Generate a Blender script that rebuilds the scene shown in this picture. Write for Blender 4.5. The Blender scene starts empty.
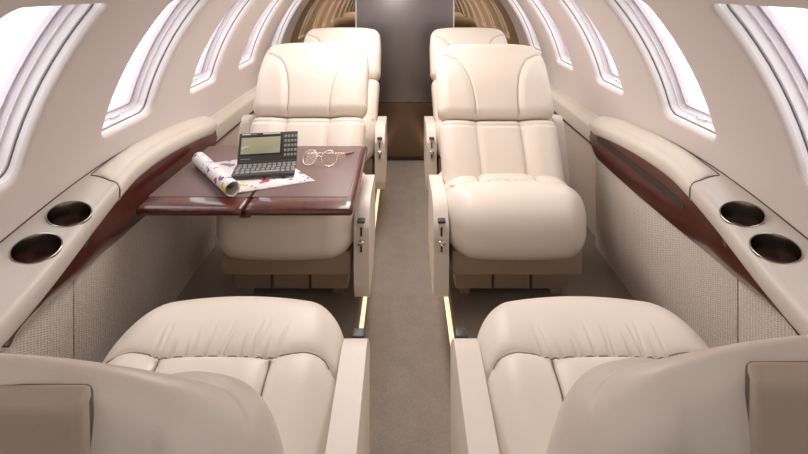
import bpy, bmesh, math, random
import numpy as np
from mathutils import Vector, Matrix
random.seed(4)
C = bpy.context.scene.collection
PI = math.pi
CAMZ = 1.02
CX = 0.004          # cabin centre line
Z0 = 0.443; RAD = 0.805   # fuselage lining circle

# ------------------------------------------------------------------ materials
def mat(name, col, rough=0.5, metal=0.0, bump=None, var=0.0, var_scale=8, emit=None, coat=0.0, spec=0.5, coatr=0.05):
    m = bpy.data.materials.new(name); m.use_nodes = True
    nt = m.node_tree; b = nt.nodes['Principled BSDF']
    b.inputs['Base Color'].default_value = (*col, 1)
    b.inputs['Roughness'].default_value = rough
    b.inputs['Metallic'].default_value = metal
    b.inputs['Specular IOR Level'].default_value = spec
    b.inputs['Coat Weight'].default_value = coat
    b.inputs['Coat Roughness'].default_value = coatr
    tc = nt.nodes.new('ShaderNodeTexCoord')
    if var:
        n = nt.nodes.new('ShaderNodeTexNoise'); n.inputs['Scale'].default_value = var_scale
        n.inputs['Detail'].default_value = 4
        nt.links.new(tc.outputs['Object'], n.inputs['Vector'])
        r = nt.nodes.new('ShaderNodeMix'); r.data_type = 'RGBA'
        r.inputs['A'].default_value = (*[c*(1-var) for c in col], 1)
        r.inputs['B'].default_value = (*[min(1, c*(1+var)) for c in col], 1)
        nt.links.new(n.outputs['Fac'], r.inputs['Factor'])
        nt.links.new(r.outputs['Result'], b.inputs['Base Color'])
    if bump:
        sc, st, dist = bump
        n = nt.nodes.new('ShaderNodeTexNoise'); n.inputs['Scale'].default_value = sc
        n.inputs['Detail'].default_value = 3
        nt.links.new(tc.outputs['Object'], n.inputs['Vector'])
        bp = nt.nodes.new('ShaderNodeBump'); bp.inputs['Strength'].default_value = st
        bp.inputs['Distance'].default_value = dist
        nt.links.new(n.outputs['Fac'], bp.inputs['Height'])
        nt.links.new(bp.outputs['Normal'], b.inputs['Normal'])
    if emit:
        b.inputs['Emission Color'].default_value = (*emit[0], 1)
        b.inputs['Emission Strength'].default_value = emit[1]
    return m

M = {}
M['leather'] = mat('cream_leather', (0.80, 0.715, 0.63), 0.40, bump=(420, 0.12, 0.001), var=0.03, var_scale=5, spec=0.45)
M['leather_shaded'] = mat('shaded_skirt_leather', (0.36, 0.27, 0.20), 0.55, bump=(300, 0.1, 0.001))  # skirt, pedestal, rails: shade under the seat put into the leather colour
M['armshell'] = mat('arm_leather', (0.79, 0.71, 0.635), 0.42, bump=(420, 0.1, 0.001), spec=0.45)
M['lining'] = mat('cabin_lining', (0.68, 0.605, 0.58), 0.7, bump=(500, 0.15, 0.0006), var=0.015, spec=0.25)
M['ledge'] = mat('ledge_leather', (0.61, 0.56, 0.51), 0.36, bump=(450, 0.08, 0.0006), spec=0.5)
M['pad'] = mat('pad_leather', (0.72, 0.65, 0.57), 0.36, bump=(450, 0.08, 0.0006), spec=0.5)
M['window'] = mat('window_plastic', (0.80, 0.76, 0.78), 0.4)
M['gasket'] = mat('gasket_rubber', (0.10, 0.09, 0.09), 0.5)
M['shade'] = mat('shade_frame', (0.52, 0.46, 0.50), 0.4)
M['steel'] = mat('polished_steel', (0.36, 0.33, 0.29), 0.2, metal=1)
M['chrome'] = mat('chrome', (0.8, 0.76, 0.7), 0.1, metal=1)
M['gold'] = mat('gold_wire', (0.95, 0.78, 0.55), 0.18, metal=1)
M['black'] = mat('black_plastic', (0.012, 0.012, 0.012), 0.4)
M['graphite'] = mat('graphite_plastic', (0.045, 0.045, 0.04), 0.42, bump=(400, 0.1, 0.0005))
M['key'] = mat('key_plastic', (0.30, 0.29, 0.28), 0.45)
M['keydark'] = mat('dark_key_plastic', (0.10, 0.09, 0.11), 0.4)
M['screen'] = mat('lcd_screen', (0.40, 0.39, 0.25), 0.12, coat=0.8)
M['print'] = mat('white_print', (0.8, 0.8, 0.75), 0.5)
M['switch'] = mat('cream_switch_plastic', (0.72, 0.66, 0.58), 0.35)
M['inlay'] = mat('table_leather_inlay', (0.18, 0.115, 0.11), 0.42, bump=(600, 0.12, 0.0005), spec=0.4)
M['groove'] = mat('shadow_gap', (0.08, 0.06, 0.05), 0.7)
M['slot'] = mat('slot_felt', (0.035, 0.025, 0.018), 0.6)
M['seam_shadow'] = mat('seam_shadow_line', (0.30, 0.21, 0.15), 0.8)  # dark brown tube colour stands in for the shadow inside leather seams
M['pocketedge'] = mat('pocket_edge_binding', (0.16, 0.11, 0.075), 0.5)
M['trimwhite'] = mat('light_trim', (0.85, 0.82, 0.78), 0.35)
M['strip'] = mat('aisle_strip_light', (1, 0.85, 0.6), 0.5, emit=((1.0, 0.80, 0.52), 0.75))
M['wainscot'] = mat('far_lower_panel', (0.60, 0.50, 0.43), 0.7, bump=(300, 0.1, 0.0006))
M['pocket'] = mat('pocket_leather', (0.54, 0.44, 0.33), 0.5, bump=(350, 0.12, 0.001))
M['glow'] = mat('valance_lens', (1, 1, 1), 0.5, emit=((1, 0.93, 0.86), 2.0))

def wood():
    m = bpy.data.materials.new('mahogany'); m.use_nodes = True
    nt = m.node_tree; b = nt.nodes['Principled BSDF']
    tc = nt.nodes.new('ShaderNodeTexCoord'); mp = nt.nodes.new('ShaderNodeMapping')
    mp.inputs['Scale'].default_value = (30, 3, 30)
    n = nt.nodes.new('ShaderNodeTexNoise'); n.inputs['Scale'].default_value = 2.2; n.inputs['Detail'].default_value = 6
    r = nt.nodes.new('ShaderNodeValToRGB')
    r.color_ramp.elements[0].position = 0.35; r.color_ramp.elements[0].color = (0.060, 0.008, 0.005, 1)
    r.color_ramp.elements[1].position = 0.7; r.color_ramp.elements[1].color = (0.115, 0.016, 0.009, 1)
    nt.links.new(tc.outputs['Object'], mp.inputs['Vector']); nt.links.new(mp.outputs['Vector'], n.inputs['Vector'])
    nt.links.new(n.outputs['Fac'], r.inputs['Fac']); nt.links.new(r.outputs['Color'], b.inputs['Base Color'])
    b.inputs['Roughness'].default_value = 0.3; b.inputs['Coat Weight'].default_value = 0.75; b.inputs['Coat Roughness'].default_value = 0.04
    return m
M['wood'] = wood()

def carpet(name, col):
    m = bpy.data.materials.new(name); m.use_nodes = True
    nt = m.node_tree; b = nt.nodes['Principled BSDF']; b.inputs['Roughness'].default_value = 0.95
    b.inputs['Specular IOR Level'].default_value = 0.1
    tc = nt.nodes.new('ShaderNodeTexCoord')
    n = nt.nodes.new('ShaderNodeTexNoise'); n.inputs['Scale'].default_value = 230; n.inputs['Detail'].default_value = 3
    n2 = nt.nodes.new('ShaderNodeTexNoise'); n2.inputs['Scale'].default_value = 14
    r = nt.nodes.new('ShaderNodeMix'); r.data_type = 'RGBA'
    r.inputs['A'].default_value = (*[c*0.62 for c in col], 1); r.inputs['B'].default_value = (*[c*1.35 for c in col], 1)
    mx = nt.nodes.new('ShaderNodeMath'); mx.operation = 'MULTIPLY_ADD'; mx.inputs[1].default_value = 0.35
    nt.links.new(tc.outputs['Object'], n.inputs['Vector']); nt.links.new(tc.outputs['Object'], n2.inputs['Vector'])
    nt.links.new(n2.outputs['Fac'], mx.inputs[0])
    ml = nt.nodes.new('ShaderNodeMath'); ml.operation = 'MULTIPLY'; ml.inputs[1].default_value = 0.65
    nt.links.new(n.outputs['Fac'], ml.inputs[0]); nt.links.new(ml.outputs[0], mx.inputs[2])
    nt.links.new(mx.outputs[0], r.inputs['Factor']); nt.links.new(r.outputs['Result'], b.inputs['Base Color'])
    bp = nt.nodes.new('ShaderNodeBump'); bp.inputs['Strength'].default_value = 0.6; bp.inputs['Distance'].default_value = 0.004
    nt.links.new(n.outputs['Fac'], bp.inputs['Height']); nt.links.new(bp.outputs['Normal'], b.inputs['Normal'])
    return m
M['carpet'] = carpet('aisle_carpet', (0.26, 0.228, 0.212))
M['sidecarpet'] = carpet('side_carpet', (0.24, 0.195, 0.155))

def woven():
    m = bpy.data.materials.new('woven_wall_fabric'); m.use_nodes = True
    nt = m.node_tree; b = nt.nodes['Principled BSDF']; b.inputs['Roughness'].default_value = 0.9
    b.inputs['Specular IOR Level'].default_value = 0.15
    tc = nt.nodes.new('ShaderNodeTexCoord')
    w1 = nt.nodes.new('ShaderNodeTexWave'); w1.bands_direction = 'Y'; w1.inputs['Scale'].default_value = 38; w1.inputs['Distortion'].default_value = 0.6
    w1.inputs['Detail'].default_value = 1; w1.inputs['Detail Scale'].default_value = 4
    w2 = nt.nodes.new('ShaderNodeTexWave'); w2.bands_direction = 'Z'; w2.inputs['Scale'].default_value = 62; w2.inputs['Distortion'].default_value = 1.5
    w2.inputs['Detail Scale'].default_value = 6
    n = nt.nodes.new('ShaderNodeTexNoise'); n.inputs['Scale'].default_value = 160
    for k in (w1, w2, n): nt.links.new(tc.outputs['Object'], k.inputs['Vector'])
    a = nt.nodes.new('ShaderNodeMath'); a.operation = 'MULTIPLY'
    nt.links.new(w1.outputs['Fac'], a.inputs[0]); nt.links.new(w2.outputs['Fac'], a.inputs[1])
    s = nt.nodes.new('ShaderNodeMath'); s.operation = 'ADD'
    nt.links.new(a.outputs[0], s.inputs[0]); nt.links.new(n.outputs['Fac'], s.inputs[1])
    r = nt.nodes.new('ShaderNodeMix'); r.data_type = 'RGBA'; r.clamp_factor = True
    r.inputs['A'].default_value = (0.52, 0.44, 0.38, 1); r.inputs['B'].default_value = (0.86, 0.78, 0.71, 1)
    nt.links.new(s.outputs[0], r.inputs['Factor']); nt.links.new(r.outputs['Result'], b.inputs['Base Color'])
    bp = nt.nodes.new('ShaderNodeBump'); bp.inputs['Strength'].default_value = 0.8; bp.inputs['Distance'].default_value = 0.003
    nt.links.new(s.outputs[0], bp.inputs['Height']); nt.links.new(bp.outputs['Normal'], b.inputs['Normal'])
    return m
M['woven'] = woven()

def brushed():
    m = mat('brushed_pewter', (0.30, 0.275, 0.28), 0.33, metal=0.85)
    nt = m.node_tree; b = nt.nodes['Principled BSDF']
    tc = nt.nodes.new('ShaderNodeTexCoord'); mp = nt.nodes.new('ShaderNodeMapping'); mp.inputs['Scale'].default_value = (420, 1, 9)
    n = nt.nodes.new('ShaderNodeTexNoise'); n.inputs['Scale'].default_value = 1.0; n.inputs['Detail'].default_value = 3
    nt.links.new(tc.outputs['Object'], mp.inputs['Vector']); nt.links.new(mp.outputs['Vector'], n.inputs['Vector'])
    bp = nt.nodes.new('ShaderNodeBump'); bp.inputs['Strength'].default_value = 0.12; bp.inputs['Distance'].default_value = 0.001
    nt.links.new(n.outputs['Fac'], bp.inputs['Height']); nt.links.new(bp.outputs['Normal'], b.inputs['Normal'])
    return m
M['pewter'] = brushed()
M['kick'] = mat('bronze_kick_panel', (0.20, 0.125, 0.085), 0.25, metal=0.6)
M['mirror'] = mat('bronze_mirror', (0.50, 0.38, 0.24), 0.02, metal=1)

def glass():
    m = bpy.data.materials.new('window_acrylic'); m.use_nodes = True
    nt = m.node_tree; nt.nodes.clear()
    o = nt.nodes.new('ShaderNodeOutputMaterial'); t = nt.nodes.new('ShaderNodeBsdfTransparent')
    g = nt.nodes.new('ShaderNodeBsdfGlossy'); g.inputs['Roughness'].default_value = 0.03
    f = nt.nodes.new('ShaderNodeValue'); f.outputs[0].default_value = 0.05; mx = nt.nodes.new('ShaderNodeMixShader')
    nt.links.new(f.outputs[0], mx.inputs[0]); nt.links.new(t.outputs[0], mx.inputs[1]); nt.links.new(g.outputs[0], mx.inputs[2])
    nt.links.new(mx.outputs[0], o.inputs[0]); return m
M['glass'] = glass()

def paper():
    m = bpy.data.materials.new('printed_paper'); m.use_nodes = True
    nt = m.node_tree; b = nt.nodes['Principled BSDF']; b.inputs['Roughness'].default_value = 0.3
    tc = nt.nodes.new('ShaderNodeTexCoord')
    prev = None
    specs = [((0.55, 0.06, 0.10), 19, 0.62, 3), ((0.20, 0.13, 0.42), 23, 0.63, 17), ((0.75, 0.65, 0.08), 20, 0.65, 31),
             ((0.15, 0.32, 0.16), 36, 0.68, 47), ((0.04, 0.03, 0.04), 70, 0.68, 63)]
    for col, sc, th, off in specs:
        mp = nt.nodes.new('ShaderNodeMapping'); mp.inputs['Location'].default_value = (off, off*1.3, 0)
        n = nt.nodes.new('ShaderNodeTexNoise'); n.inputs['Scale'].default_value = sc; n.inputs['Detail'].default_value = 3
        g = nt.nodes.new('ShaderNodeMath'); g.operation = 'GREATER_THAN'; g.inputs[1].default_value = th
        nt.links.new(tc.outputs['Object'], mp.inputs['Vector']); nt.links.new(mp.outputs['Vector'], n.inputs['Vector'])
        nt.links.new(n.outputs['Fac'], g.inputs[0])
        mx = nt.nodes.new('ShaderNodeMix'); mx.data_type = 'RGBA'
        if prev: nt.links.new(prev, mx.inputs['A'])
        else: mx.inputs['A'].default_value = (0.86, 0.84, 0.83, 1)
        mx.inputs['B'].default_value = (*col, 1)
        nt.links.new(g.outputs[0], mx.inputs['Factor']); prev = mx.outputs['Result']
    nt.links.new(prev, b.inputs['Base Color']); return m
M['paper'] = paper()
M['plainpaper'] = mat('white_paper', (0.86, 0.85, 0.83), 0.35)

# ------------------------------------------------------------------ helpers
def link(name, verts, faces, m, parent=None, smooth=True, sharp=None):
    me = bpy.data.meshes.new(name)
    me.from_pydata([tuple(map(float, v)) for v in verts], [], faces); me.validate()
    bm = bmesh.new(); bm.from_mesh(me); bmesh.ops.recalc_face_normals(bm, faces=bm.faces); bm.to_mesh(me); bm.free()
    if smooth: me.polygons.foreach_set('use_smooth', [True]*len(me.polygons))
    if sharp: me.set_sharp_from_angle(angle=math.radians(sharp))
    o = bpy.data.objects.new(name, me); C.objects.link(o); me.materials.append(m)
    if parent: o.parent = parent
    return o
def tag(o, label=None, cat=None, group=None, kind=None):
    if label: o['label'] = label
    if cat: o['category'] = cat
    if group: o['group'] = group
    if kind: o['kind'] = kind
    return o
def empty(name, loc, rz=0, **k):
    o = bpy.data.objects.new(name, None); C.objects.link(o); o.empty_display_size = 0.05
    o.location = loc; o.rotation_euler = (0, 0, rz); return tag(o, **k)

def rbox(h, r, n, fn=None):
    """closed rounded box, half sizes h, radius r, n=(nx,ny,nz) cells; fn(P) deforms an (N,3) array"""
    h = np.array(h, float); idx = {}; P = []; F = []
    ax = [np.linspace(-1, 1, k+1) for k in n]
    def vid(i, j, k):
        key = (i, j, k)
        if key not in idx:
            idx[key] = len(P); P.append((ax[0][i]*h[0], ax[1][j]*h[1], ax[2][k]*h[2]))
        return idx[key]
    nx, ny, nz = n
    for k in (0, nz):
        for i in range(nx):
            for j in range(ny): F.append([vid(i, j, k), vid(i+1, j, k), vid(i+1, j+1, k), vid(i, j+1, k)])
    for j in (0, ny):
        for i in range(nx):
            for k in range(nz): F.append([vid(i, j, k), vid(i+1, j, k), vid(i+1, j, k+1), vid(i, j, k+1)])
    for i in (0, nx):
        for j in range(ny):
            for k in range(nz): F.append([vid(i, j, k), vid(i, j+1, k), vid(i, j+1, k+1), vid(i, j, k+1)])
    P = np.array(P); inner = np.clip(P, -(h-r), h-r); d = P-inner
    L = np.linalg.norm(d, axis=1, keepdims=True); L[L < 1e-9] = 1
    Q = inner + d/L*r*(np.linalg.norm(d, axis=1, keepdims=True) > 1e-9)
    # points on flat faces: keep on the face
    if fn is not None: Q = fn(Q)
    return Q, F

def box(x0, x1, y0, y1, z0, z1, bev=0.0, seg=2):
    bm = bmesh.new()
    bmesh.ops.create_cube(bm, size=1, matrix=Matrix.Translation(((x0+x1)/2, (y0+y1)/2, (z0+z1)/2)) @ Matrix.Diagonal((x1-x0, y1-y0, z1-z0, 1)))
    if bev: bmesh.ops.bevel(bm, geom=list(bm.edges), offset=bev, segments=seg, profile=0.6, affect='EDGES')
    return bm
def bmobj(name, bm, m, parent=None, smooth=True, sharp=40, mats=None):
    bmesh.ops.recalc_face_normals(bm, faces=bm.faces)
    me = bpy.data.meshes.new(name); bm.to_mesh(me); bm.free()
    if smooth:
        me.polygons.foreach_set('use_smooth', [True]*len(me.polygons)); me.set_sharp_from_angle(angle=math.radians(sharp))
    for k in (mats or [m]): me.materials.append(k)
    o = bpy.data.objects.new(name, me); C.objects.link(o)
    if parent: o.parent = parent
    return o
def B(name, x0, x1, y0, y1, z0, z1, m, parent=None, bev=0.002):
    return bmobj(name, box(x0, x1, y0, y1, z0, z1, bev), m, parent)
def prism(name, pts, a, b, m, parent=None, bev=0.01, axis='x', seg=4, extra=None):
    """polygon of (y,z) extruded along x from a to b"""
    bm = bmesh.new()
    v0 = [bm.verts.new((a, p[0], p[1])) for p in pts]; v1 = [bm.verts.new((b, p[0], p[1])) for p in pts]
    bm.faces.new(v0); bm.faces.new(v1[::-1])
    n = len(pts)
    for i in range(n): bm.faces.new([v0[i], v0[(i+1) % n], v1[(i+1) % n], v1[i]])
    bm.edges.ensure_lookup_table()
    if bev: bmesh.ops.bevel(bm, geom=[e for e in bm.edges if abs(e.verts[0].co.x-e.verts[1].co.x) < 1e-6], offset=bev, segments=seg, profile=0.5, affect='EDGES')
    if extra: 
        for v in bm.verts: extra(v)
    return bmobj(name, bm, m, parent, sharp=50)
def roundpoly(pts, r, n=5):
    out = []; N = len(pts)
    for i in range(N):
        p = Vector(pts[i]); a = Vector(pts[i-1])-p; b = Vector(pts[(i+1) % N])-p
        rr = r[i] if isinstance(r, (list, tuple)) else r
        ang = a.angle(b); t = min(rr/math.tan(ang/2), a.length*0.49, b.length*0.49)
        pa = p+a.normalized()*t; pb = p+b.normalized()*t
        for k in range(n+1):
            u = k/n; out.append(tuple((1-u)**2*pa+2*u*(1-u)*p+u*u*pb))
    return out
def loft(name, rings, m, parent=None, caps=True, sharp=45, close=True):
    n = len(rings[0]); V = [p for r in rings for p in r]; F = []
    for i in range(len(rings)-1):
        for j in range(n if close else n-1):
            k = (j+1) % n
            F.append([i*n+j, i*n+k, (i+1)*n+k, (i+1)*n+j])
    if caps:
        F.append(list(range(n))); F.append([len(V)-n+j for j in range(n)])
    return link(name, V, F, m, parent, sharp=sharp)
def tube(name, pts, r, m, parent=None, seg=10, closed=False):
    P = [Vector(p) for p in pts]; rings = []; N = len(P)
    up = Vector((0, 0, 1)); 
    t0 = (P[1]-P[0]).normalized()
    if abs(t0.dot(up)) > 0.9: up = Vector((1, 0, 0))
    u = t0.cross(up).normalized()
    for i in range(N):
        if closed: t = (P[(i+1) % N]-P[i-1]).normalized()
        else: t = (P[min(i+1, N-1)]-P[max(i-1, 0)]).normalized()
        u = (u-t*u.dot(t)).normalized(); w = t.cross(u)
        rings.append([P[i]+(u*math.cos(2*PI*k/seg)+w*math.sin(2*PI*k/seg))*r for k in range(seg)])
    if closed: rings.append(rings[0])
    return loft(name, rings, m, parent, caps=not closed, sharp=60)
def smooth(t): t = np.clip(t, 0, 1); return t*t*(3-2*t)
def interp(x, xs, ys):
    # smooth (cosine-free) monotone-ish interpolation through Catmull-Rom
    xs = list(xs); ys = list(ys)
    if x <= xs[0]: return ys[0]
    if x >= xs[-1]: return ys[-1]
    for i in range(len(xs)-1):
        if xs[i] <= x <= xs[i+1]: break
    h = xs[i+1]-xs[i]; t = (x-xs[i])/h
    m0 = (ys[i+1]-ys[i-1])/(xs[i+1]-xs[i-1])*h if i > 0 else (ys[1]-ys[0])
    m1 = (ys[i+2]-ys[i])/(xs[i+2]-xs[i])*h if i < len(xs)-2 else (ys[i+1]-ys[i])
    return (2*t**3-3*t*t+1)*ys[i]+(t**3-2*t*t+t)*m0+(-2*t**3+3*t*t)*ys[i+1]+(t**3-t*t)*m1

# ------------------------------------------------------------------ shell
YB = -1.405; YE = 3.10
AZ = -0.15; AX = 0.146     # dropped aisle
def shell_pt(side, s, y, dep=0.0):
    th = s/RAD; r = RAD+dep
    return (CX+side*r*math.cos(th), y, Z0+r*math.sin(th))
SC = 0.388; WH = 0.212; WW = 0.125; WR = 0.036
def rrect(w, h, r, n=8, nc=5):
    """per side point lists; starts mid-arc of corner (+w,-h)->(+w,+h)...; also square companion"""
    r = max(r, 0.004); out = []
    cs = [(w-r, -h+r, -45), (w-r, h-r, 45), (-w+r, h-r, 135), (-w+r, -h+r, 225)]
    for q in range(4):
        ax, ay, a0 = cs[q]; bx, by, a1 = cs[(q+1) % 4]
        for k in range(nc):
            a = math.radians(a0+45*k/nc); out.append((ax+r*math.cos(a), ay+r*math.sin(a)))
        pa = (ax+r*math.cos(math.radians(a0+45)), ay+r*math.sin(math.radians(a0+45)))
        pb = (bx+r*math.cos(math.radians(a0+45)), by+r*math.sin(math.radians(a0+45)))
        for k in range(n): out.append((pa[0]+(pb[0]-pa[0])*k/n, pa[1]+(pb[1]-pa[1])*k/n))
        for k in range(nc):
            a = math.radians(a0+45+45*k/nc); out.append((bx+r*math.cos(a), by+r*math.sin(a)))
    return out
def sqr(w, h, n=8, nc=5):
    N = n+2*nc; cs = [(w, -h), (w, h), (-w, h), (-w, -h)]; out = []
    for q in range(4):
        a = cs[q]; b = cs[(q+1) % 4]
        for k in range(N): out.append((a[0]+(b[0]-a[0])*k/N, a[1]+(b[1]-a[1])*k/N))
    return out
CH = 0.29  # half cell height along arc
win_centres = {1: [1.252+0.48*k for k in range(-5, 4)], -1: [1.275+0.48*k for k in range(-5, 4)]}
def build_wall(side, name):
    V = []; F = []
    def ringverts(pts, yc, dep):
        base = len(V)
        for (a, b) in pts: V.append(shell_pt(side, SC+b, yc+a, dep))
        return base, len(pts)
    for yc in win_centres[side]:
        sq = sqr(0.24, CH); rr = rrect(WW, WH, WR)
        prev = None
        for t in np.linspace(0, 1, 7):
            pts = [(s[0]*(1-t)+r[0]*t, s[1]*(1-t)+r[1]*t) for s, r in zip(sq, rr)]
            cur = ringverts(pts, yc, 0)
            if prev:
                for j in range(cur[1]):
                    k = (j+1) % cur[1]; F.append([prev[0]+j, prev[0]+k, cur[0]+k, cur[0]+j])
            prev = cur
        for ins, dep in ((0.003, 0.0006), (0.0065, 0.003), (0.009, 0.0075), (0.0100, 0.013)):
            cur = ringverts(rrect(WW-ins, WH-ins, WR-ins), yc, dep)
            for j in range(cur[1]):
                k = (j+1) % cur[1]; F.append([prev[0]+j, prev[0]+k, cur[0]+k, cur[0]+j])
            prev = cur
    y0 = win_centres[side][0]-0.24; y1 = win_centres[side][-1]+0.24
    def grid(sa, sb, ya, yb, ns, ny):
        base = len(V)
        for i in range(ns+1):
            for j in range(ny+1): V.append(shell_pt(side, sa+(sb-sa)*i/ns, ya+(yb-ya)*j/ny))
        for i in range(ns):
            for j in range(ny):
                a = base+i*(ny+1)+j; F.append([a, a+1, a+ny+2, a+ny+1])
    sbot = math.radians(-8)*RAD; stop = math.radians(62)*RAD
    ym = YB-0.02
    if y0 > ym: grid(sbot, stop, ym, y0, 24, 2)
    grid(sbot, stop, y1, YE, 24, 3)
    grid(sbot, SC-CH, max(y0, ym), y1, 6, 9); grid(SC+CH, stop, max(y0, ym), y1, 8, 9)
    o = link(name, V, F, M['lining'], smooth=True, sharp=60)
    return tag(o, kind='structure')
build_wall(-1, 'wall_left'); build_wall(1, 'wall_right')
# ceiling
V = []; F = []
for i in range(25):
    th = math.radians(62+56*i/24)
    for y in (YB-0.02, 0, 1, 2, YE): V.append((CX+RAD*math.cos(th), y, Z0+RAD*math.sin(th)))
for i in range(24):
    for j in range(4): F.append([i*5+j, i*5+j+1, i*5+j+6, i*5+j+5])
tag(link('ceiling', V, F, M['lining']), kind='structure')

# windows
def window_parts(side, yc, n):
    prof = [(0.0095, 0.0125), (0.0125, 0.022), (0.0135, 0.0255), (0.0165, 0.027), (0.018, 0.030), (0.0195, 0.042), (0.0215, 0.0445), (0.026, 0.045), (0.027, 0.047)]
    def rings(pr):
        return [[shell_pt(side, SC+b, yc+a, dep) for (a, b) in rrect(WW-i, WH-i, max(0.008, WR-i*0.7))] for i, dep in pr]
    w = tag(loft('window_%d' % n, rings(prof), M['window'], caps=False, sharp=35), kind='structure')
    loft('window_gasket', rings([(0.0122, 0.0225), (0.0112, 0.0235), (0.0122, 0.0252), (0.0145, 0.0252), (0.0145, 0.0235), (0.0122, 0.0225)]), M['gasket'], w, caps=False)
    loft('shade_frame', rings([(0.0265, 0.0465), (0.0275, 0.058), (0.0290, 0.0605), (0.034, 0.061), (0.0355, 0.073), (0.025, 0.074), (0.025, 0.049), (0.0265, 0.0465)]), M['shade'], w, caps=False)
    g = rrect(WW-0.027, WH-0.027, 0.014)
    V = [shell_pt(side, SC+b, yc+a, 0.0685) for a, b in g]+[shell_pt(side, SC+b, yc+a, 0.0715) for a, b in g]; k = len(g)
    F = [list(range(k)), list(range(2*k-1, k-1, -1))]+[[i, (i+1) % k, k+(i+1) % k, k+i] for i in range(k)]
    link('window_pane', V, F, M['glass'], w, smooth=False)
    # shade pull at the foot of the window
    p = [Vector(shell_pt(side, SC-WH+0.024, yc+dy, 0.044)) for dy in (-0.018, 0.018)]
    tube('shade_pull', [p[0], (p[0]+p[1])/2+Vector((-side*0.010, 0, 0.004)), p[1]], 0.0035, M['chrome'], w, 8)
n = 1
for side in (-1, 1):
    for yc in win_centres[side]:
        window_parts(side, yc, n); n += 1

# floor: two side decks and the dropped aisle
def fl(name, pts, m):
    V = []; F = []
    for p in pts: V += [(p[0], YB, p[1]), (p[0], YE, p[1])]
    for i in range(len(pts)-1): F.append([2*i, 2*i+1, 2*i+3, 2*i+2])
    return tag(link(name, V, F, m, smooth=False), kind='structure')
fl('floor', [(0.006-AX, AZ), (0.006+AX, AZ)], M['carpet'])
for s, nm in ((-1, 'floor_left'), (1, 'floor_right')):
    V = []; 
    xa = 0.006+s*AX; xb = CX+s*0.80
    bm = box(min(xa, xb), max(xa, xb), YB, YE, AZ-0.02, 0, 0.006, 3)
    tag(bmobj(nm, bm, M['sidecarpet']), kind='structure')
for s, lab in ((-1, 'left'), (1, 'right')):
    x = 0.006+s*(AX-0.002)
    o = bmobj('aisle_light_strip', box(x-0.003, x+0.003, 0.0, 3.0, -0.125, -0.045, 0.001), M['strip'])
    tag(o, 'thin warm glowing light strip along the %s edge of the aisle carpet' % lab, 'light strip', 'floor light strips')

# lower side walls: woven panels
def lower_wall(side, nm, n0):
    xw = CX+side*0.746
    segs = [(-1.39, 1.010, 0, M['woven']), (1.014, 1.765, 0, M['woven']), (1.768, 3.09, 0.028, M['wainscot'])]
    for i, (a, b, off, m) in enumerate(segs):
        x1 = xw+side*off; x2 = x1+side*0.05
        o = bmobj('trim_%d' % (n0+i), box(min(x1, x2), max(x1, x2), a, b, -0.01, 0.42, 0.003), m)
        tag(o, kind='structure')
lower_wall(-1, 'left', 1); lower_wall(1, 'right', 4)

# ------------------------------------------------------------------ bulkhead at the far end
def wood_band():
    pass
BY = 3.07
def disc_section(y, z_lo, z_hi, x_lo, x_hi, m, name, parent, th=0.012):
    # panel clipped by the lining circle
    pts = []
    zs = np.linspace(z_lo, z_hi, 24)
    def lim(z): 
        q = (RAD+0.004)**2-(z-Z0)**2
        return math.sqrt(max(q, 0.0)) if z > Z0-0.1 else RAD-0.01
    left = []; right = []
    for z in zs:
        l = lim(z)
        left.append((max(x_lo, CX-l), z)); right.append((min(x_hi, CX+l), z))
    poly = left+right[::-1]
    V = [(p[0], y, p[1]) for p in poly]+[(p[0], y+th, p[1]) for p in poly]; k = len(poly)
    F = [list(range(k)), list(range(2*k-1, k-1, -1))]+[[i, (i+1) % k, k+(i+1) % k, k+i] for i in range(k)]
    return link(name, V, F, m, parent, smooth=False)
wb = tag(disc_section(BY+0.012, AZ, 1.235, -1, 1, M['lining'], 'wall_back', None), kind='structure')
tag(disc_section(YB-0.01, AZ, 1.235, -1, 1, M['lining'], 'wall_front', None), kind='structure')
DL, DR = -0.320, 0.332
for nm, a, b, side in (('left', -1.0, DL-0.006, 'left'), ('right', DR+0.006, 1.0, 'right')):
    o = disc_section(BY, 0.42, 1.16, a, b, M['mirror'], 'bulkhead_mirror', None, 0.010)
    tag(o, 'bronze tinted mirror panel %s of the grey divider door, reflecting the windows' % side, 'mirror', 'bulkhead mirrors')
    o2 = disc_section(BY-0.002, AZ*0+0.0, 0.415, a, b, M['wood'], 'bulkhead_panel', None, 0.012)
    o2.name = 'trim_7' if side == 'left' else 'trim_8'; tag(o2, kind='structure')
door = tag(B('door_1', DL, DR, BY-0.030, BY, 0.235, 1.18, M['pewter'], None, 0.003), kind='structure')
B('door_kick_panel', DL, DR, BY-0.031, BY, -0.135, 0.232, M['kick'], door, 0.002)
B('door_threshold', DL, DR, BY-0.055, BY, AZ+0.001, AZ+0.014, M['black'], door, 0.003)
for x in (DL-0.004, DR+0.004): B('edge_strip', x-0.004, x+0.004, BY-0.034, BY-0.001, 0.0, 1.18, M['trimwhite'], door, 0.001)

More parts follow.
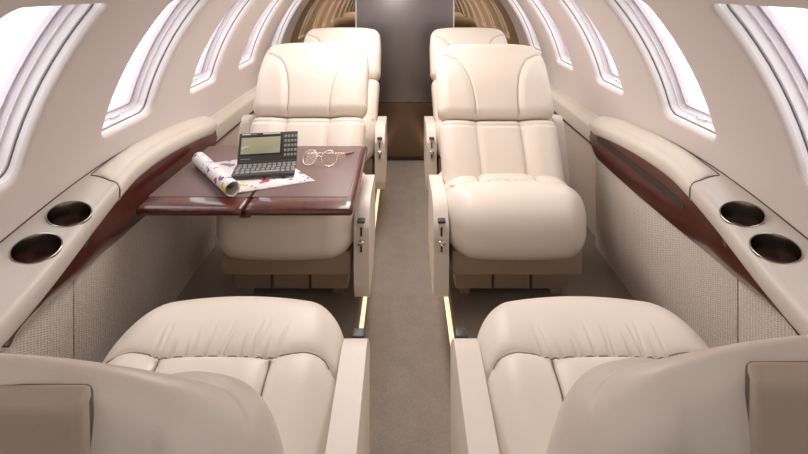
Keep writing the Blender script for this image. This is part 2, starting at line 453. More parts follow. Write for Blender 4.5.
# ------------------------------------------------------------------ side consoles
D_ST = [0.20, 0.45, 0.60, 0.72, 0.85, 1.02, 1.136, 1.25, 1.41, 1.60, 1.72, 1.80]
XI   = [0.660, 0.655, 0.655, 0.658, 0.674, 0.700, 0.720, 0.738, 0.744, 0.742, 0.742, 0.746]
ZO   = [0.470, 0.475, 0.482, 0.492, 0.506, 0.534, 0.547, 0.552, 0.548, 0.530, 0.512, 0.500]
def console_ring(d, dz=0.0, x_in=None, x_out=None, puff=0.0, thick=0.05, shrink=0.0):
    xi = interp(d, D_ST, XI) if x_in is None else x_in
    xo = 0.822 if x_out is None else x_out
    zo = interp(d, D_ST, ZO)+dz
    pts = []
    W = xo-xi; r = min(0.022, thick*0.45)
    N = 14
    for k in range(N+1):             # top, from wall to inner edge
        t = k/N; x = xo-(W-r)*t
        z = zo+0.004*math.sin(PI*t)+puff*math.sin(PI*min(1, t*1.0))**0.6 - 0.012*t*t
        pts.append((x, z))
    zt = pts[-1][1]; 
    for k in range(1, 8):            # roll over
        a = PI/2*k/7; pts.append((xi+r-r*math.sin(a), zt-r*(1-math.cos(a))))
    pts.append((xi, zt-thick+0.008)); pts.append((xi+0.003, zt-thick+0.002)); pts.append((xi+0.010, zt-thick))
    pts.append((xo, zt-thick))
    return pts
def ledge_z(d, x):
    r = console_ring(d)[:20]
    for (xa, za), (xb, zb) in zip(r, r[1:]):
        if xb <= x <= xa: return za+(zb-za)*(xa-x)/(xa-xb)
    return r[-1][1]
def pad_out(d): return interp(d, [1.128, 1.18, 1.30, 1.50, 1.74], [0.789, 0.794, 0.803, 0.810, 0.812])
def side_console(side, label):
    root = empty('side_console', (0, 1.0, 0), label=label, cat='console', group='side consoles')
    inv = -1.0
    def fx_(x, d): return (x-0.014*min(1, max(0, (0.822-x)/0.06))*float(smooth((d-0.95)/0.5))) if side > 0 else 2*CX-x
    def T(ring, d): return [(fx_(x, d), d+inv, z) for x, z in ring]
    # main ledge
    ds = [0.20, 0.3, 0.4]+list(np.linspace(0.45, 1.74, 44))
    rings = [T(console_ring(d), d) for d in ds]
    for e, sc in ((1.765, 0.85), (1.785, 0.62), (1.797, 0.33), (1.80, 0.08)):
        base = console_ring(1.74); zc = min(p[1] for p in base)+0.012
        ring = [(0.822-(0.822-x)*(0.55+0.45*sc) , zc+(z-zc)*max(sc, 0.15)) for x, z in base]
        rings.append(T(ring, e))
    led = loft('ledge', rings, M['ledge'], root)
    # cup holders cut into the ledge
    cups = [(0.738, 0.982), (0.728, 0.882)]
    for cx_, cy_ in cups:
        X = cx_ if side > 0 else 2*CX-cx_
        zt = ledge_z(cy_, cx_); sx = (ledge_z(cy_, cx_+0.038)-ledge_z(cy_, cx_-0.038))/0.076*side; sy = (ledge_z(cy_+0.04, cx_)-ledge_z(cy_-0.04, cx_))/0.08
        bm = bmesh.new(); bmesh.ops.create_cone(bm, segments=48, cap_ends=True, radius1=0.0396, radius2=0.0396, depth=0.3, matrix=Matrix.Translation((X, cy_+inv, zt)))
        cut = bmobj('cut', bm, M['ledge'], root)
        md = led.modifiers.new('b', 'BOOLEAN'); md.object = cut; md.operation = 'DIFFERENCE'; md.solver = 'EXACT'
        bpy.context.view_layer.update()
        ev = led.evaluated_get(bpy.context.evaluated_depsgraph_get())
        me = bpy.data.meshes.new_from_object(ev); led.modifiers.clear(); led.data = me
        bpy.data.objects.remove(cut)
        me.polygons.foreach_set('use_smooth', [True]*len(me.polygons)); me.set_sharp_from_angle(angle=math.radians(45))
        prof = [(0.0412, -0.003), (0.0412, 0.0010), (0.0403, 0.0018), (0.0388, 0.0010), (0.0382, -0.004), (0.0376, -0.040), (0.0372, -0.062), (0.034, -0.066), (0.0001, -0.067)]
        rr = []
        for r, z in prof:
            row = []
            for k in range(48):
                dx = r*math.cos(2*PI*k/48); dy = r*math.sin(2*PI*k/48); row.append((X+dx, cy_+inv+dy, zt+z+(sx*dx+sy*dy)))
            rr.append(row)
        # tilt the cup with the ledge surface
        cup = loft('cup_holder', rr, M['steel'], root, caps=False, sharp=40)
    # padded lid (armrest)
    ds = list(np.linspace(1.128, 1.74, 30)); rings = []
    def pad_ring(d, k=1.0, xo=None):
        xi = interp(d, D_ST, XI)-0.003
        xo = pad_out(d)
        dz = 0.0015*k
        return console_ring(d, dz, xi, xo, 0.005*k, 0.047)
    r0 = pad_ring(1.124, 0.0)
    rings.append(T([(x, z-0.004) for x, z in r0], 1.1235))
    rings += [T(pad_ring(d, min(1, 0.1+(d-1.128)*9)), d) for d in ds]
    for e, sc in ((1.768, 0.86), (1.79, 0.64), (1.803, 0.36), (1.807, 0.10)):
        base = pad_ring(1.74); zc = min(p[1] for p in base)+0.012
        ring = [(0.808-(0.808-x)*(0.55+0.45*sc), zc+(z-zc)*max(sc, 0.15)) for x, z in base]
        rings.append(T(ring, e))
    loft('armrest_pad', rings, M['pad'], root)
    # seam between lid and ledge
    xe = interp(1.122, D_ST, XI)
    out = [(pad_out(d)+0.001, d, ledge_z(d, pad_out(d))+0.0012) for d in np.linspace(1.70, 1.125, 16)]
    seam = [(x, 1.122, ledge_z(1.122, x)+0.0006) for x in np.linspace(0.788, xe+0.005, 12)]
    seam += [(xe-0.0005, 1.122, seam[-1][2]-0.012), (xe-0.0008, 1.122, seam[-1][2]-0.035)]
    path = out+seam
    tube('wall_gap', [((x if side > 0 else 2*CX-x), y+inv, z) for x, y, z in [(math.sqrt(RAD**2-(interp(d, D_ST, ZO)+0.002-Z0)**2)+CX-0.0008, d, interp(d, D_ST, ZO)+0.002) for d in np.linspace(0.2, 1.78, 40)]], 0.0022, M['groove'], root, 6)
    tube('seam', [(fx_(x, y), y+inv, z) for x, y, z in path], 0.0013, M['groove'], root, 6)
    # second pad nearer to the camera
    rings = []
    for e, k in ((0.722, 0.15), (0.716, 0.6), (0.700, 0.9), (0.67, 1.0), (0.55, 1.0), (0.40, 1.0), (0.25, 1.0)):
        base = console_ring(e, 0.003, interp(e, D_ST, XI)-0.003, 0.79, 0.010*k, 0.046)
        xm = 0.73
        f = 0.80+0.2*k
        rings.append(T([(xm+(x-xm)*f, z-(1-k)*0.006) for x, z in base], e))
    loft('armrest_pad', rings, M['pad'], root)
    # wood fascia
    rings = []
    for d in np.linspace(0.735, 1.775, 46):
        xi = interp(d, D_ST, XI)+0.006
        xb = interp(d, [0.735, 0.767, 0.885, 1.0, 1.14, 1.8], [0.652, 0.668, 0.700, 0.722, 0.744, 0.746])
        zt = interp(d, D_ST, ZO)-0.012-0.048
        zb = interp(d, [0.735, 0.80, 0.885, 1.003, 1.14, 1.25, 1.70, 1.735, 1.775], [0.430, 0.425, 0.408, 0.383, 0.365, 0.362, 0.364, 0.378, 0.420])
        zb = min(zb, zt-0.004)
        xm = (xi*0.55+xb*0.45)-0.006*min(1, (zt-zb)/0.1)
        zmid = (zt+zb)/2
        ring = [(xi, zt+0.012), (xm, zmid), (xb-0.002, zb+0.004), (xb+0.002, zb), (0.758 if xb+0.004 < 0.756 else xb+0.008, zb), (0.762, zmid), (0.762, zt+0.012)]
        rings.append(T(ring, d))
    f = loft('wood_fascia', rings, M['wood'], root, sharp=50)
    # slot that swallows the folded table
    V = []; ds = np.linspace(1.165, 1.70, 20)
    if side > 0:
        rings = []
        for d in ds:
            xi = interp(d, D_ST, XI)+0.006; xb = 0.745
            zt = interp(d, D_ST, ZO)-0.060; zb = 0.364
            def fx(z):
                zm = (zt+zb)/2; xm = xi*0.55+xb*0.45-0.006
                return xi+(xm-xi)*(zt+0.012-z)/(zt+0.012-zm) if z > zm else xm+(xb-xm)*(zm-z)/(zm-zb)
            z1, z2 = 0.458, 0.437
            rings.append(T([(fx(z1)-0.0015, z1), (fx(z2)-0.0015, z2), (0.757, z2), (0.757, z1)], d))
        loft('table_slot', rings, M['slot'], f)
    # rail running aft
    rings = []
    for d in np.linspace(1.79, 3.055, 16):
        t = (d-1.79)/1.26
        xi = 0.757+0.010*t; zo = 0.470
        ring = roundpoly([(xi, 0.395), (xi, zo-0.010), (xi+0.02, zo+0.006), (0.824, zo+0.014), (0.824, 0.39)], [0.008, 0.018, 0.02, 0.001, 0.001], 4)
        rings.append(T(ring, d))
    rl = loft('wall_rail', rings, M['pad'], root)
    rings = [T([(0.762, 0.386), (0.762, 0.395), (0.82, 0.395), (0.82, 0.386)], d) for d in (1.80, 3.055)]
    loft('rail_gap', rings, M['groove'], rl)
    rings = []
    return root
side_console(1, 'cream side ledge on the right wall with two cup holders and empty table slot')
side_console(-1, 'cream side ledge on the left wall with two cup holders and deployed table')

# ------------------------------------------------------------------ seats
def gauss(d, w): return np.exp(-(d/w)**2)
def cushion_fn(P):
    P = P.copy(); x, y, z = P[:, 0].copy(), P[:, 1].copy(), P[:, 2].copy()
    hx, hy, hz = 0.218, 0.25, 0.088
    u = x/hx; v = y/hy
    top = smooth((z+0.02)/0.08)
    # plan: rounded, slightly barrel fronts and sides
    fr = smooth((v-0.2)/0.8)
    P[:, 0] += 0.010*np.sign(u)*np.abs(u)*(1-(np.clip(v, -1, 1)-0.2)**2)
    P[:, 1] += 0.020*fr*(1-u*u)
    P[:, 0] -= x*0.10*smooth((v-0.55)/0.45)
    # crown
    P[:, 2] += top*(0.016*(1-u*u)*(1-0.4*v*v))
    # rear sinks, front bolster swells
    P[:, 2] -= top*0.050*smooth((0.45-v)/1.0)
    P[:, 2] += top*0.010*np.exp(-((v-0.70)/0.35)**2)
    # front face swells
    face = smooth((y-0.17)/0.07); P[:, 1] += face*0.012*np.cos(np.clip(z/hz, -1, 1)*PI/2)
    # seams on the top
    ax = np.abs(x)
    seam_y = np.where(ax < 0.095, 0.088, 0.088+0.014*np.sin(np.clip((ax-0.095)/0.13, 0, 1)*PI)-0.014*smooth((ax-0.17)/0.055))
    dy = y-seam_y
    g1 = gauss(dy, 0.0090)*top
    lon = 0.093+0.010*smooth((0.10-y)/0.3)
    g2 = gauss(ax-lon, 0.0085)*top*smooth((seam_y-y+0.004)/0.01)
    P[:, 2] -= (0.0045*np.maximum(g1, g2)+0.0060*np.maximum(gauss(dy, 0.0022)*top, gauss(ax-lon, 0.0022)*top*smooth((seam_y-y+0.004)/0.01)))
    # panels puff between seams
    P[:, 2] += top*0.006*np.clip(1-np.exp(-(dy/0.03)**2), 0, 1)
    P[:, 2] -= top*smooth(-dy/0.01)*0.006*np.exp(-((ax-lon)/0.022)**2)
    # gathers running forward from the middle of the seam
    rs = random.Random(11); w = np.zeros_like(x)
    for k in range(13):
        x0 = -0.115+0.23*(k+rs.uniform(0.1, 0.9))/13; sl = x0*rs.uniform(0.8, 2.4)+rs.uniform(-0.10, 0.10)
        ln = rs.uniform(0.025, 0.085); am = rs.uniform(0.0040, 0.0085); wd = rs.uniform(0.0026, 0.0042)
        xx = x0+sl*np.clip(dy, 0, 1)
        w += am*gauss(x-xx, wd)*smooth((ln-dy)/ln)*(dy > -0.002)
    P[:, 2] -= w*top
    return P
CQ, CF = rbox((0.218, 0.25, 0.088), 0.072, (250, 180, 20), cushion_fn)

def back_low_fn(P):   # local: x, y' (front +), z' along the back; centre of block
    P = P.copy(); x, y, z = P[:, 0].copy(), P[:, 1].copy(), P[:, 2].copy()
    t = (z+0.16)/0.32
    P[:, 0] *= 0.93+0.06*t
    fr = smooth((y+0.0)/0.045)
    ax = np.abs(x)
    P[:, 1] += fr*(0.012*(1-(x/0.22)**2)*0 + 0.014*smooth((ax-0.085)/0.06)*(1-smooth((ax-0.17)/0.06)))
    P[:, 1] += fr*0.010*np.cos(np.clip(z/0.16, -1, 1)*PI/2)
    P[:, 1] -= fr*0.008*gauss(ax-0.083, 0.005)
    P[:, 1] -= fr*0.005*gauss(ax-0.083, 0.016)
    P[:, 1] -= fr*0.006*gauss(z-0.142, 0.0045)
    return P
LQ, LF = rbox((0.222, 0.052, 0.165), 0.030, (110, 12, 74), back_low_fn)
HH = 0.160
def head_fn(P, near=False):
    P = P.copy(); x, y, z = P[:, 0].copy(), P[:, 1].copy(), P[:, 2].copy()
    ax = np.abs(x); fr = smooth((y)/0.045)
    u = ax/0.228
    # outline: corners pulled in toward the top
    tz = np.clip((z+0.02)/(HH+0.02), 0, 1)
    P[:, 0] *= 0.975-0.055*tz**2.2
    P[:, 2] -= (0.060 if near else 0.022)*smooth((z-0.02)/0.12)*np.clip(u, 0, 1)**(3.3 if near else 3.5)
    # thinner towards the top
    P[:, 1] *= 1-0.28*smooth((z+0.02)/0.18)
    P[:, 1] += fr*0.012*np.cos(np.clip(z/HH, -1, 1)*PI/2)
    # curved seams of the head panel
    zs = z+HH
    sx = np.interp(zs, [0, 0.06, 0.11, 0.16, 0.20, 0.235, 0.262, 0.30], [0.083, 0.083, 0.089, 0.101, 0.119, 0.146, 0.190, 0.27])
    slope = np.gradient(np.interp(np.linspace(0, 0.3, 61), [0, 0.06, 0.11, 0.16, 0.20, 0.235, 0.262, 0.30], [0.083, 0.083, 0.089, 0.101, 0.119, 0.146, 0.190, 0.27]), 0.005)
    sl = np.interp(zs, np.linspace(0, 0.3, 61), slope)
    dd = (ax-sx)/np.sqrt(1+sl*sl)
    P[:, 1] -= fr*0.0065*gauss(dd, 0.0042)
    P[:, 1] += fr*0.008*smooth(dd/0.03)*(1-smooth((u-0.78)/0.25))
    # rear: shallow recess and side seam
    re = smooth((-y)/0.045)
    inside = smooth((0.160-ax)/0.006)*smooth((0.128-z)/0.006)
    P[:, 1] += (0 if near else 1)*re*0.013*inside
    P[:, 1] += re*0.005*gauss(ax-0.195, 0.004)
    if near:
        P[:, 1] = thin(P[:, 1], P[:, 2])
        P[:, 1] += re*0.011*smooth((0.148-ax)/0.005)*smooth((0.158-z)/0.005)*smooth((z+0.145)/0.005)
    return P
def thin(y, z):
    T = np.interp(z, [-HH, HH-0.05, HH], [0.150, 0.062, 0.034]); return 0.050-(0.050-y)*T/0.100
HQ, HF = rbox((0.228, 0.056, HH), 0.040, (150, 14, 100), head_fn)
NQ, NF = rbox((0.236, 0.056, HH), 0.040, (150, 14, 110), lambda P: head_fn(P, True))

def cush_seams():
    out = []
    xs = np.linspace(-0.205, 0.205, 90); ax = np.abs(xs)
    sy = np.where(ax < 0.095, 0.088, 0.088+0.014*np.sin(np.clip((ax-0.095)/0.13, 0, 1)*PI)-0.014*smooth((ax-0.17)/0.055))
    def surf(x, y):
        h = np.array([0.218, 0.25, 0.088]); r = 0.072
        P = np.stack([x, y, np.full_like(x, 0.088)], 1); inner = np.clip(P, -(h-r), h-r); d = P-inner
        L = np.linalg.norm(d, axis=1, keepdims=True); return cushion_fn(inner+d/L*r)+np.array([0, 0, 0.2753])
    # undo the plan distortion by sampling in source space directly
    out.append(surf(xs, sy))
    for sg in (-1, 1):
        ys = np.linspace(0.084, -0.16, 40); out.append(surf(sg*(0.093+0.010*smooth((0.10-ys)/0.3)), ys))
    return out
SEAMS = cush_seams()
def place_back(Q, zc, P0, th, yc=-0.055):
    c, s = math.cos(th), math.sin(th)
    out = np.empty_like(Q)
    yy = Q[:, 1]+yc; zz = Q[:, 2]+zc
    out[:, 0] = Q[:, 0]; out[:, 1] = P0[0]+yy*c-zz*s; out[:, 2] = P0[1]+yy*s+zz*c
    return out
cush_mesh = None
def make_seat(loc, rz, label, back_y, th, aisle, near, arm=True):
    """front is local +y; aisle = +1/-1 local x side of the aisle arm"""
    global cush_mesh
    root = empty('cabin_seat', loc, rz, label=label, cat='seat', group='cream leather cabin seats')
    c = link('seat_cushion', CQ+np.array([0, 0, 0.272]), CF, M['leather'], root)
    for k, q in enumerate(SEAMS): tube('seam', q, 0.0011, M['seam_shadow'], c, 5)
    P0 = (back_y, 0.315)
    bk = link('backrest', place_back(LQ, 0.085, P0, th), LF, M['leather'], root)
    hd = link('headrest', place_back(NQ if near else HQ, (0.250 if near else 0.255)+HH, P0, th, -0.052), NF if near else HF, M['leather'], root)
    if near:
        Q, F = rbox((0.1462, 0.006, 0.1475), 0.0035, (70, 4, 70)); Q[:, 2] += 0.0085; Q[:, 1] += 0.0565-np.interp(Q[:, 2], [-HH, HH-0.05, HH], [0.150, 0.062, 0.034])
        link('back_pocket_panel', place_back(Q, 0.250+HH, P0, th, -0.052), F, M['pocket'], root)
        Q, F = rbox((0.1465, 0.005, 0.1475), 0.0045, (70, 4, 70)); Q[:, 2] += 0.0075; Q[:, 1] += 0.0595-np.interp(Q[:, 2], [-HH, HH-0.05, HH], [0.150, 0.062, 0.034])
        link('pocket_binding', place_back(Q, 0.250+HH, P0, th, -0.052), F, M['pocketedge'], root)
    else:
        zz = np.linspace(-HH+0.015, HH-0.052, 50)
        for sg in (-1, 1):
            xs = np.interp(zz+HH, [0, 0.06, 0.11, 0.16, 0.20, 0.235, 0.262, 0.30], [0.083, 0.083, 0.089, 0.101, 0.119, 0.146, 0.190, 0.27])
            q = head_fn(np.stack([sg*xs, np.full_like(zz, 0.056), zz], 1)); q[:, 1] += 0.0004
            tube('seam', place_back(q, 0.255+HH, P0, th, -0.052), 0.0009, M['seam_shadow'], hd, 5)
            z2 = np.linspace(-0.13, 0.138, 30); q = back_low_fn(np.stack([np.full_like(z2, sg*0.083), np.full_like(z2, 0.052), z2], 1)); q[:, 1] += 0.0004
            tube('seam', place_back(q, 0.085, P0, th), 0.0009, M['seam_shadow'], bk, 5)
    # skirt and plinth
    B('seat_skirt', -0.205, 0.205, -0.20, 0.195, 0.120, 0.200, M['leather_shaded'], root, 0.015)
    pl = bmobj('seat_pedestal', box(-0.185, 0.185, -0.17, 0.120, 0.030, 0.125, 0.006), M['leather_shaded'], root)
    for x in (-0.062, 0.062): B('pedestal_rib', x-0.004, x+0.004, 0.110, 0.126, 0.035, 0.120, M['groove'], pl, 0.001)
    for x in (-0.150, 0.150): B('floor_rail', x-0.018, x+0.018, -0.22, 0.10, 0.0, 0.034, M['leather_shaded'], root, 0.003)
    # aisle arm
    prof = roundpoly([(0.190, 0.050), (0.218, 0.10), (0.222, 0.285), (0.165, 0.350), (-0.065, 0.330), (-0.085, 0.29), (-0.085, 0.09), (0.02, 0.050)],
                     [0.02, 0.05, 0.03, 0.08, 0.03, 0.02, 0.03, 0.03], 10)
    a0, a1 = 0.2150, 0.2610
    def flare(v): 
        pass
    ar = prism('armrest', prof, a0, a1, M['armshell'], root, bev=0.018, extra=flare, seg=5)
    if aisle < 0:
        for v in ar.data.vertices: v.co.x *= -1
        ar.data.flip_normals()
    xc = aisle*0.238
    pt = B('control_plate', xc-0.0095, xc+0.0095, 0.212, 0.2245, 0.205, 0.300, M['switch'], ar, 0.004)
    B('slot', xc-0.003, xc+0.003, 0.222, 0.2256, 0.260, 0.288, M['black'], pt, 0.001)
    B('slot', xc-0.003, xc+0.003, 0.222, 0.2256, 0.212, 0.232, M['black'], pt, 0.001)
    Q, F = rbox((0.011, 0.009, 0.008), 0.006, (8, 8, 8)); link('release_button', Q+np.array([xc, 0.230, 0.244]), F, M['chrome'], pt)
    B('recline_lever', xc-0.012, xc+0.012, 0.212, 0.234, 0.303, 0.311, M['graphite'], ar, 0.003)
    # wall-side arm, low and set back
    prof2 = roundpoly([(-0.12, 0.22), (-0.13, 0.30), (-0.19, 0.49), (-0.24, 0.50), (-0.28, 0.46), (-0.25, 0.22)], [0.02, 0.04, 0.02, 0.02, 0.02, 0.02], 4)
    ob = prism('armrest', prof2, 0.240, 0.280, M['armshell'], root, bev=0.011)
    if aisle > 0:
        for v in ob.data.vertices: v.co.x *= -1
        ob.data.flip_normals()
    return root
R33 = math.radians(33)
seats = [
 ((0.356, 0.700, 0), 0, 'cream leather seat in the right foreground, seen from behind with gathered cushion', -0.115, math.radians(30.3), -1, True),
 ((-0.331, 0.700, 0), 0, 'cream leather seat in the left foreground, seen from behind with gathered cushion', -0.115, math.radians(31.4), 1, True),
 ((0.352, 1.590, 0), PI, 'cream leather seat facing the camera on the right, with nothing in front of it', 0.048, R33, 1, False),
 ((-0.368, 1.590, 0), PI, 'cream leather seat facing the camera on the left, behind the folding table', 0.010, R33, -1, False),
 ((0.368, 2.330, 0), PI, 'cream leather seat in the last row on the right, mostly hidden by the one ahead', 0.048, R33, 1, False),
 ((-0.352, 2.330, 0), PI, 'cream leather seat in the last row on the left, mostly hidden by the one ahead', 0.048, R33, -1, False),
]
for a in seats: make_seat(*a)

# ------------------------------------------------------------------ folding table
TZ = CAMZ-0.575           # table surface
tb = empty('folding_table', (-0.42, 1.40, 0.0), label='dark mahogany folding table with brown leather inlay, pulled out of the left ledge', cat='table')
def tleaf(x0, x1, inl):
    ox, oy = 0.42, -1.40
    y0, y1 = 1.166, 1.630
    Q, F = rbox(((x1-x0)/2, (y1-y0)/2, 0.0125), 0.0115, (24, 24, 6))
    Q = Q+np.array([(x0+x1)/2+ox, (y0+y1)/2+oy, TZ-0.0125])
    lf = link('table_leaf', Q, F, M['wood'], tb, sharp=50)
    a, b, c, d = inl
    B('leather_inlay', a+ox, b+ox, c+oy, d+oy, TZ-0.004, TZ+0.0012, M['inlay'], lf, 0.0008)
    return lf
tleaf(-0.700, -0.4195, (-0.698, -0.4215, 1.226, 1.612))
tleaf(-0.4165, -0.130, (-0.4145, -0.152, 1.226, 1.612))
B('hinge', -0.433+0.42, -0.403+0.42, 1.18-1.40, 1.205-1.40, TZ-0.034, TZ-0.0245, M['wood'], tb, 0.004)
B('slide_arm', -0.700+0.42, -0.50+0.42, 1.30-1.40, 1.335-1.40, TZ-0.037, TZ-0.0245, M['steel'], tb, 0.003)

# ------------------------------------------------------------------ magazine with rolled cover
TP = TZ+0.0014
mg = empty('magazine', (-0.44, 1.38, TP), label='open illustrated magazine on the table, its left half rolled into a tube', cat='magazine')
A = Vector((-0.470, 1.236, 0)); Bp = Vector((-0.262, 1.325, 0)); D = Vector((-0.648, 1.438, 0))
ax_ = (D-A); ax_n = ax_.normalized(); L = ax_.length
pg = (Bp-A)
O = Vector((-0.44, 1.38, 0))
V = []; F = []; NX = 20
for j in (0, 1):
    for i in range(NX+1):
        t = i/NX; z = 0.0005+0.006*math.exp(-t*5)+0.002*math.sin(t*PI)
        p = A+pg*t+ax_*j-O; V.append((p.x, p.y, z)); 
for i in range(NX): F.append([i, i+1, NX+2+i, NX+1+i])
top = len(V)
V += [(v[0], v[1], max(0.0001, v[2]-0.003)) for v in V[:top]]
F += [[top+f[0], top+f[1], top+f[2], top+f[3]] for f in F[:NX]]
for i in range(NX): F.append([i, i+1, top+i+1, top+i]); F.append([NX+1+i, NX+2+i, top+NX+2+i, top+NX+1+i])
F.append([0, NX+1, top+NX+1, top]); F.append([NX, 2*NX+1, top+2*NX+1, top+NX])
link('open_page', V, F, M['paper'], mg)
# rolled half: spiral wall with thickness
side_dir = Vector((-ax_n.y, ax_n.x, 0))   # to the left of the axis
if side_dir.dot(pg) > 0: side_dir = -side_dir
rolls = []
R0 = 0.0215
spiral_o = []; spiral_i = []
NS = 64
for k in range(NS+1):
    a = -PI/2+2*PI*1.35*k/NS; r = R0-0.0022*k/NS*1.35
    spiral_o.append((r*math.cos(a), r*math.sin(a))); spiral_i.append(((r-0.0016)*math.cos(a), (r-0.0016)*math.sin(a)))
prof = spiral_o+spiral_i[::-1]
base = A+side_dir*0.006-O; ring = []
start = -0.012
rings = []
for q in range(13):
    f = q/12; p = base+ax_n*(start+(L+0.020)*f)
    rings.append([(p.x+side_dir.x*(-u), p.y+side_dir.y*(-u), R0+w+0.0002) for u, w in prof])
n_ = len(prof); V = [p for r in rings for p in r]; F = []
for i in range(len(rings)-1):
    for j in range(n_): k = (j+1) % n_; F.append([i*n_+j, i*n_+k, (i+1)*n_+k, (i+1)*n_+j])
for e in (0, len(rings)-1):
    for k in range(NS): F.append([e*n_+k, e*n_+k+1, e*n_+(n_-2-k), e*n_+(n_-1-k)])
link('rolled_pages', V, F, M['paper'], mg, sharp=50)

# ------------------------------------------------------------------ pocket organizer
og = empty('pocket_organizer', (-0.424, 1.372, TP+0.0085), math.radians(9), label='open dark grey clamshell pocket organizer with screen and keyboard, on the magazine', cat='organizer')
W = 0.091
body = bmobj('keyboard_base', box(-W, W, -0.046, 0.046, 0, 0.010, 0.0025), M['graphite'], og)
for r in range(4):
    ncol = 12
    for c in range(ncol):
        if r == 3 and 3 <= c <= 8:
            if c > 3: continue
            x0 = -W+0.010+c*0.0146; x1 = x0+0.0146*6-0.004
        else:
            x0 = -W+0.008+c*0.0146+(0.002*(r % 2)); x1 = x0+0.0105
        y1 = 0.034-r*0.0185
        B('key', x0, x1, y1-0.0125, y1, 0.0095, 0.0125, M['key'], body, 0.0012)
lid = empty('lid_pivot', (0, 0.046, 0.009)) ; bpy.data.objects.remove(lid)
tl = math.radians(28)
def LM(o):   # bake lid tilt into its mesh: local plane x, up(z), thin y
    Mx = Matrix.Translation((0, 0.044, 0.010)) @ Matrix.Rotation(-tl, 4, 'X')
    o.data.transform(Mx); return o
LHt = 0.092
ld = LM(bmobj('screen_lid', box(-W, W, 0.0, 0.010, 0, LHt, 0.0025), M['graphite'], og))
LM(B('screen', -W+0.008, 0.038, -0.0008, 0.002, 0.028, 0.078, M['screen'], ld, 0.0006))
LM(B('screen_bezel', -W+0.004, 0.043, -0.0004, 0.001, 0.022, 0.083, M['black'], ld, 0.0003))
for r in range(5):
    for c in range(4):
        LM(B('key', 0.050+c*0.0105, 0.0575+c*0.0105, -0.0022, 0.002, 0.016+r*0.0142, 0.0245+r*0.0142, M['key'], ld, 0.001))
# small marks standing where the white print is
LM(B('print_mark', -W+0.008, -W+0.036, -0.0007, 0.0005, 0.0865, 0.0895, M['print'], ld, 0.0002))
LM(B('print_mark', -W+0.040, -W+0.055, -0.0007, 0.0005, 0.0865, 0.0885, M['key'], ld, 0.0002))
LM(B('print_mark', -0.018, 0.036, -0.0007, 0.0005, 0.0865, 0.0900, M['print'], ld, 0.0002))
LM(B('print_mark', -W+0.010, -W+0.040, -0.0007, 0.0005, 0.0120, 0.0140, M['key'], ld, 0.0002))
tube('hinge', [(-W+0.004, 0.045, 0.010), (W-0.004, 0.045, 0.010)], 0.0045, M['graphite'], og, 10)

# ------------------------------------------------------------------ spectacles
TG = TZ+0.0013
gl = empty('spectacles', (-0.275, 1.44, TG), label='round wire-rimmed spectacles lying open on the table beside the organizer', cat='glasses')
def ringpts(cx, cy, r, yaw, lean, n=28, sq=1.0):
    pts = []
    u = Vector((math.cos(yaw), math.sin(yaw), 0)); nrm = Vector((-math.sin(yaw), math.cos(yaw), 0))
    v = Vector((0, 0, 1))*math.cos(lean)+nrm*math.sin(lean)
    c = Vector((cx, cy, 0))+v*r*sq+Vector((0, 0, 0.0018))
    for k in range(n): a = 2*PI*k/n; pts.append(c+u*r*math.cos(a)+v*r*sq*math.sin(a))
    return pts, c, u, v
p1, c1, u1, v1 = ringpts(0.038, -0.012, 0.0245, math.radians(12), math.radians(38))
p2, c2, u2, v2 = ringpts(-0.034, -0.004, 0.0245, math.radians(-22), math.radians(38))
def lens(p, c):
    q = [c]+p; return link('lens', q, [[0, 1+k, 1+(k+1) % len(p)] for k in range(len(p))], M['glass'], gl, smooth=False)
tube('rim', p1, 0.0016, M['gold'], gl, 8, True); tube('rim', p2, 0.0016, M['gold'], gl, 8, True)
lens(p1, c1); lens(p2, c2)
a = c2+u2*0.024+v2*0.004; b = c1-u1*0.024+v1*0.004
tube('bridge', [a, (a+b)/2+Vector((0, -0.001, 0.006)), b], 0.0016, M['gold'], gl, 8)
h1 = c1+u1*0.0245+v1*0.006
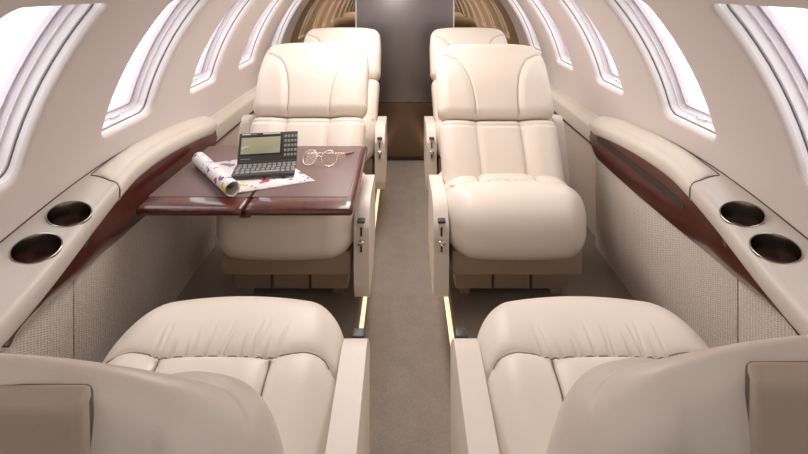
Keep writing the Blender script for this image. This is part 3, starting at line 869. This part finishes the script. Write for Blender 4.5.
tube('temple', [h1, h1+Vector((0.004, 0.006, 0)), h1+Vector((0.025, 0.060, -0.012)), Vector((0.100, 0.105, 0.003))], 0.0014, M['gold'], gl, 8)
h2 = c2-u2*0.0245+v2*0.006
tube('temple', [h2, h2+Vector((0.001, 0.008, 0)), h2+Vector((0.030, 0.045, -0.012)), Vector((0.080, 0.095, 0.003))], 0.0014, M['gold'], gl, 8)
tube('temple_tip', [Vector((0.078, 0.086, 0.003)), Vector((0.102, 0.109, 0.0026))], 0.0022, M['keydark'], gl, 8)

# ------------------------------------------------------------------ light
w = bpy.data.worlds.new('sky'); bpy.context.scene.world = w; w.use_nodes = True
bg = w.node_tree.nodes['Background']; bg.inputs[0].default_value = (0.97, 0.98, 1, 1); bg.inputs[1].default_value = 2.4
def area(name, loc, rot, sx, sy, power, col):
    l = bpy.data.lights.new(name, 'AREA'); l.shape = 'RECTANGLE'; l.size = sx; l.size_y = sy; l.energy = power; l.color = col
    o = bpy.data.objects.new(name, l); C.objects.link(o); o.location = loc; o.rotation_euler = rot; return o
warm = (1.0, 0.93, 0.88)
area('ceiling_fill', (-0.14, 1.85, 1.195), (0, math.radians(-12), 0), 0.26, 1.4, 9.0, warm)  # unseen area light, set off-centre and tilted to brighten the right side
area('ceiling_fill', (CX, -0.15, 1.225), (0, 0, 0), 0.34, 0.9, 0.7, warm)  # unseen fill above and behind the camera, added to lift near seat backs

# ------------------------------------------------------------------ camera
cd = bpy.data.cameras.new('camera'); cam = bpy.data.objects.new('camera', cd); C.objects.link(cam)
cam.location = (0, 0, CAMZ); cam.rotation_euler = (PI/2, 0, 0)
cd.sensor_width = 36; cd.sensor_fit = 'HORIZONTAL'; cd.lens = 450/808*36
cd.shift_y = -241/808; cd.clip_start = 0.01
bpy.context.scene.camera = cam
vs = bpy.context.scene.view_settings
bpy.context.scene.display_settings.display_device = 'sRGB'
vs.view_transform = 'Standard'; vs.look = 'None'; vs.gamma = 1; vs.use_curve_mapping = False; vs.exposure = 0.46
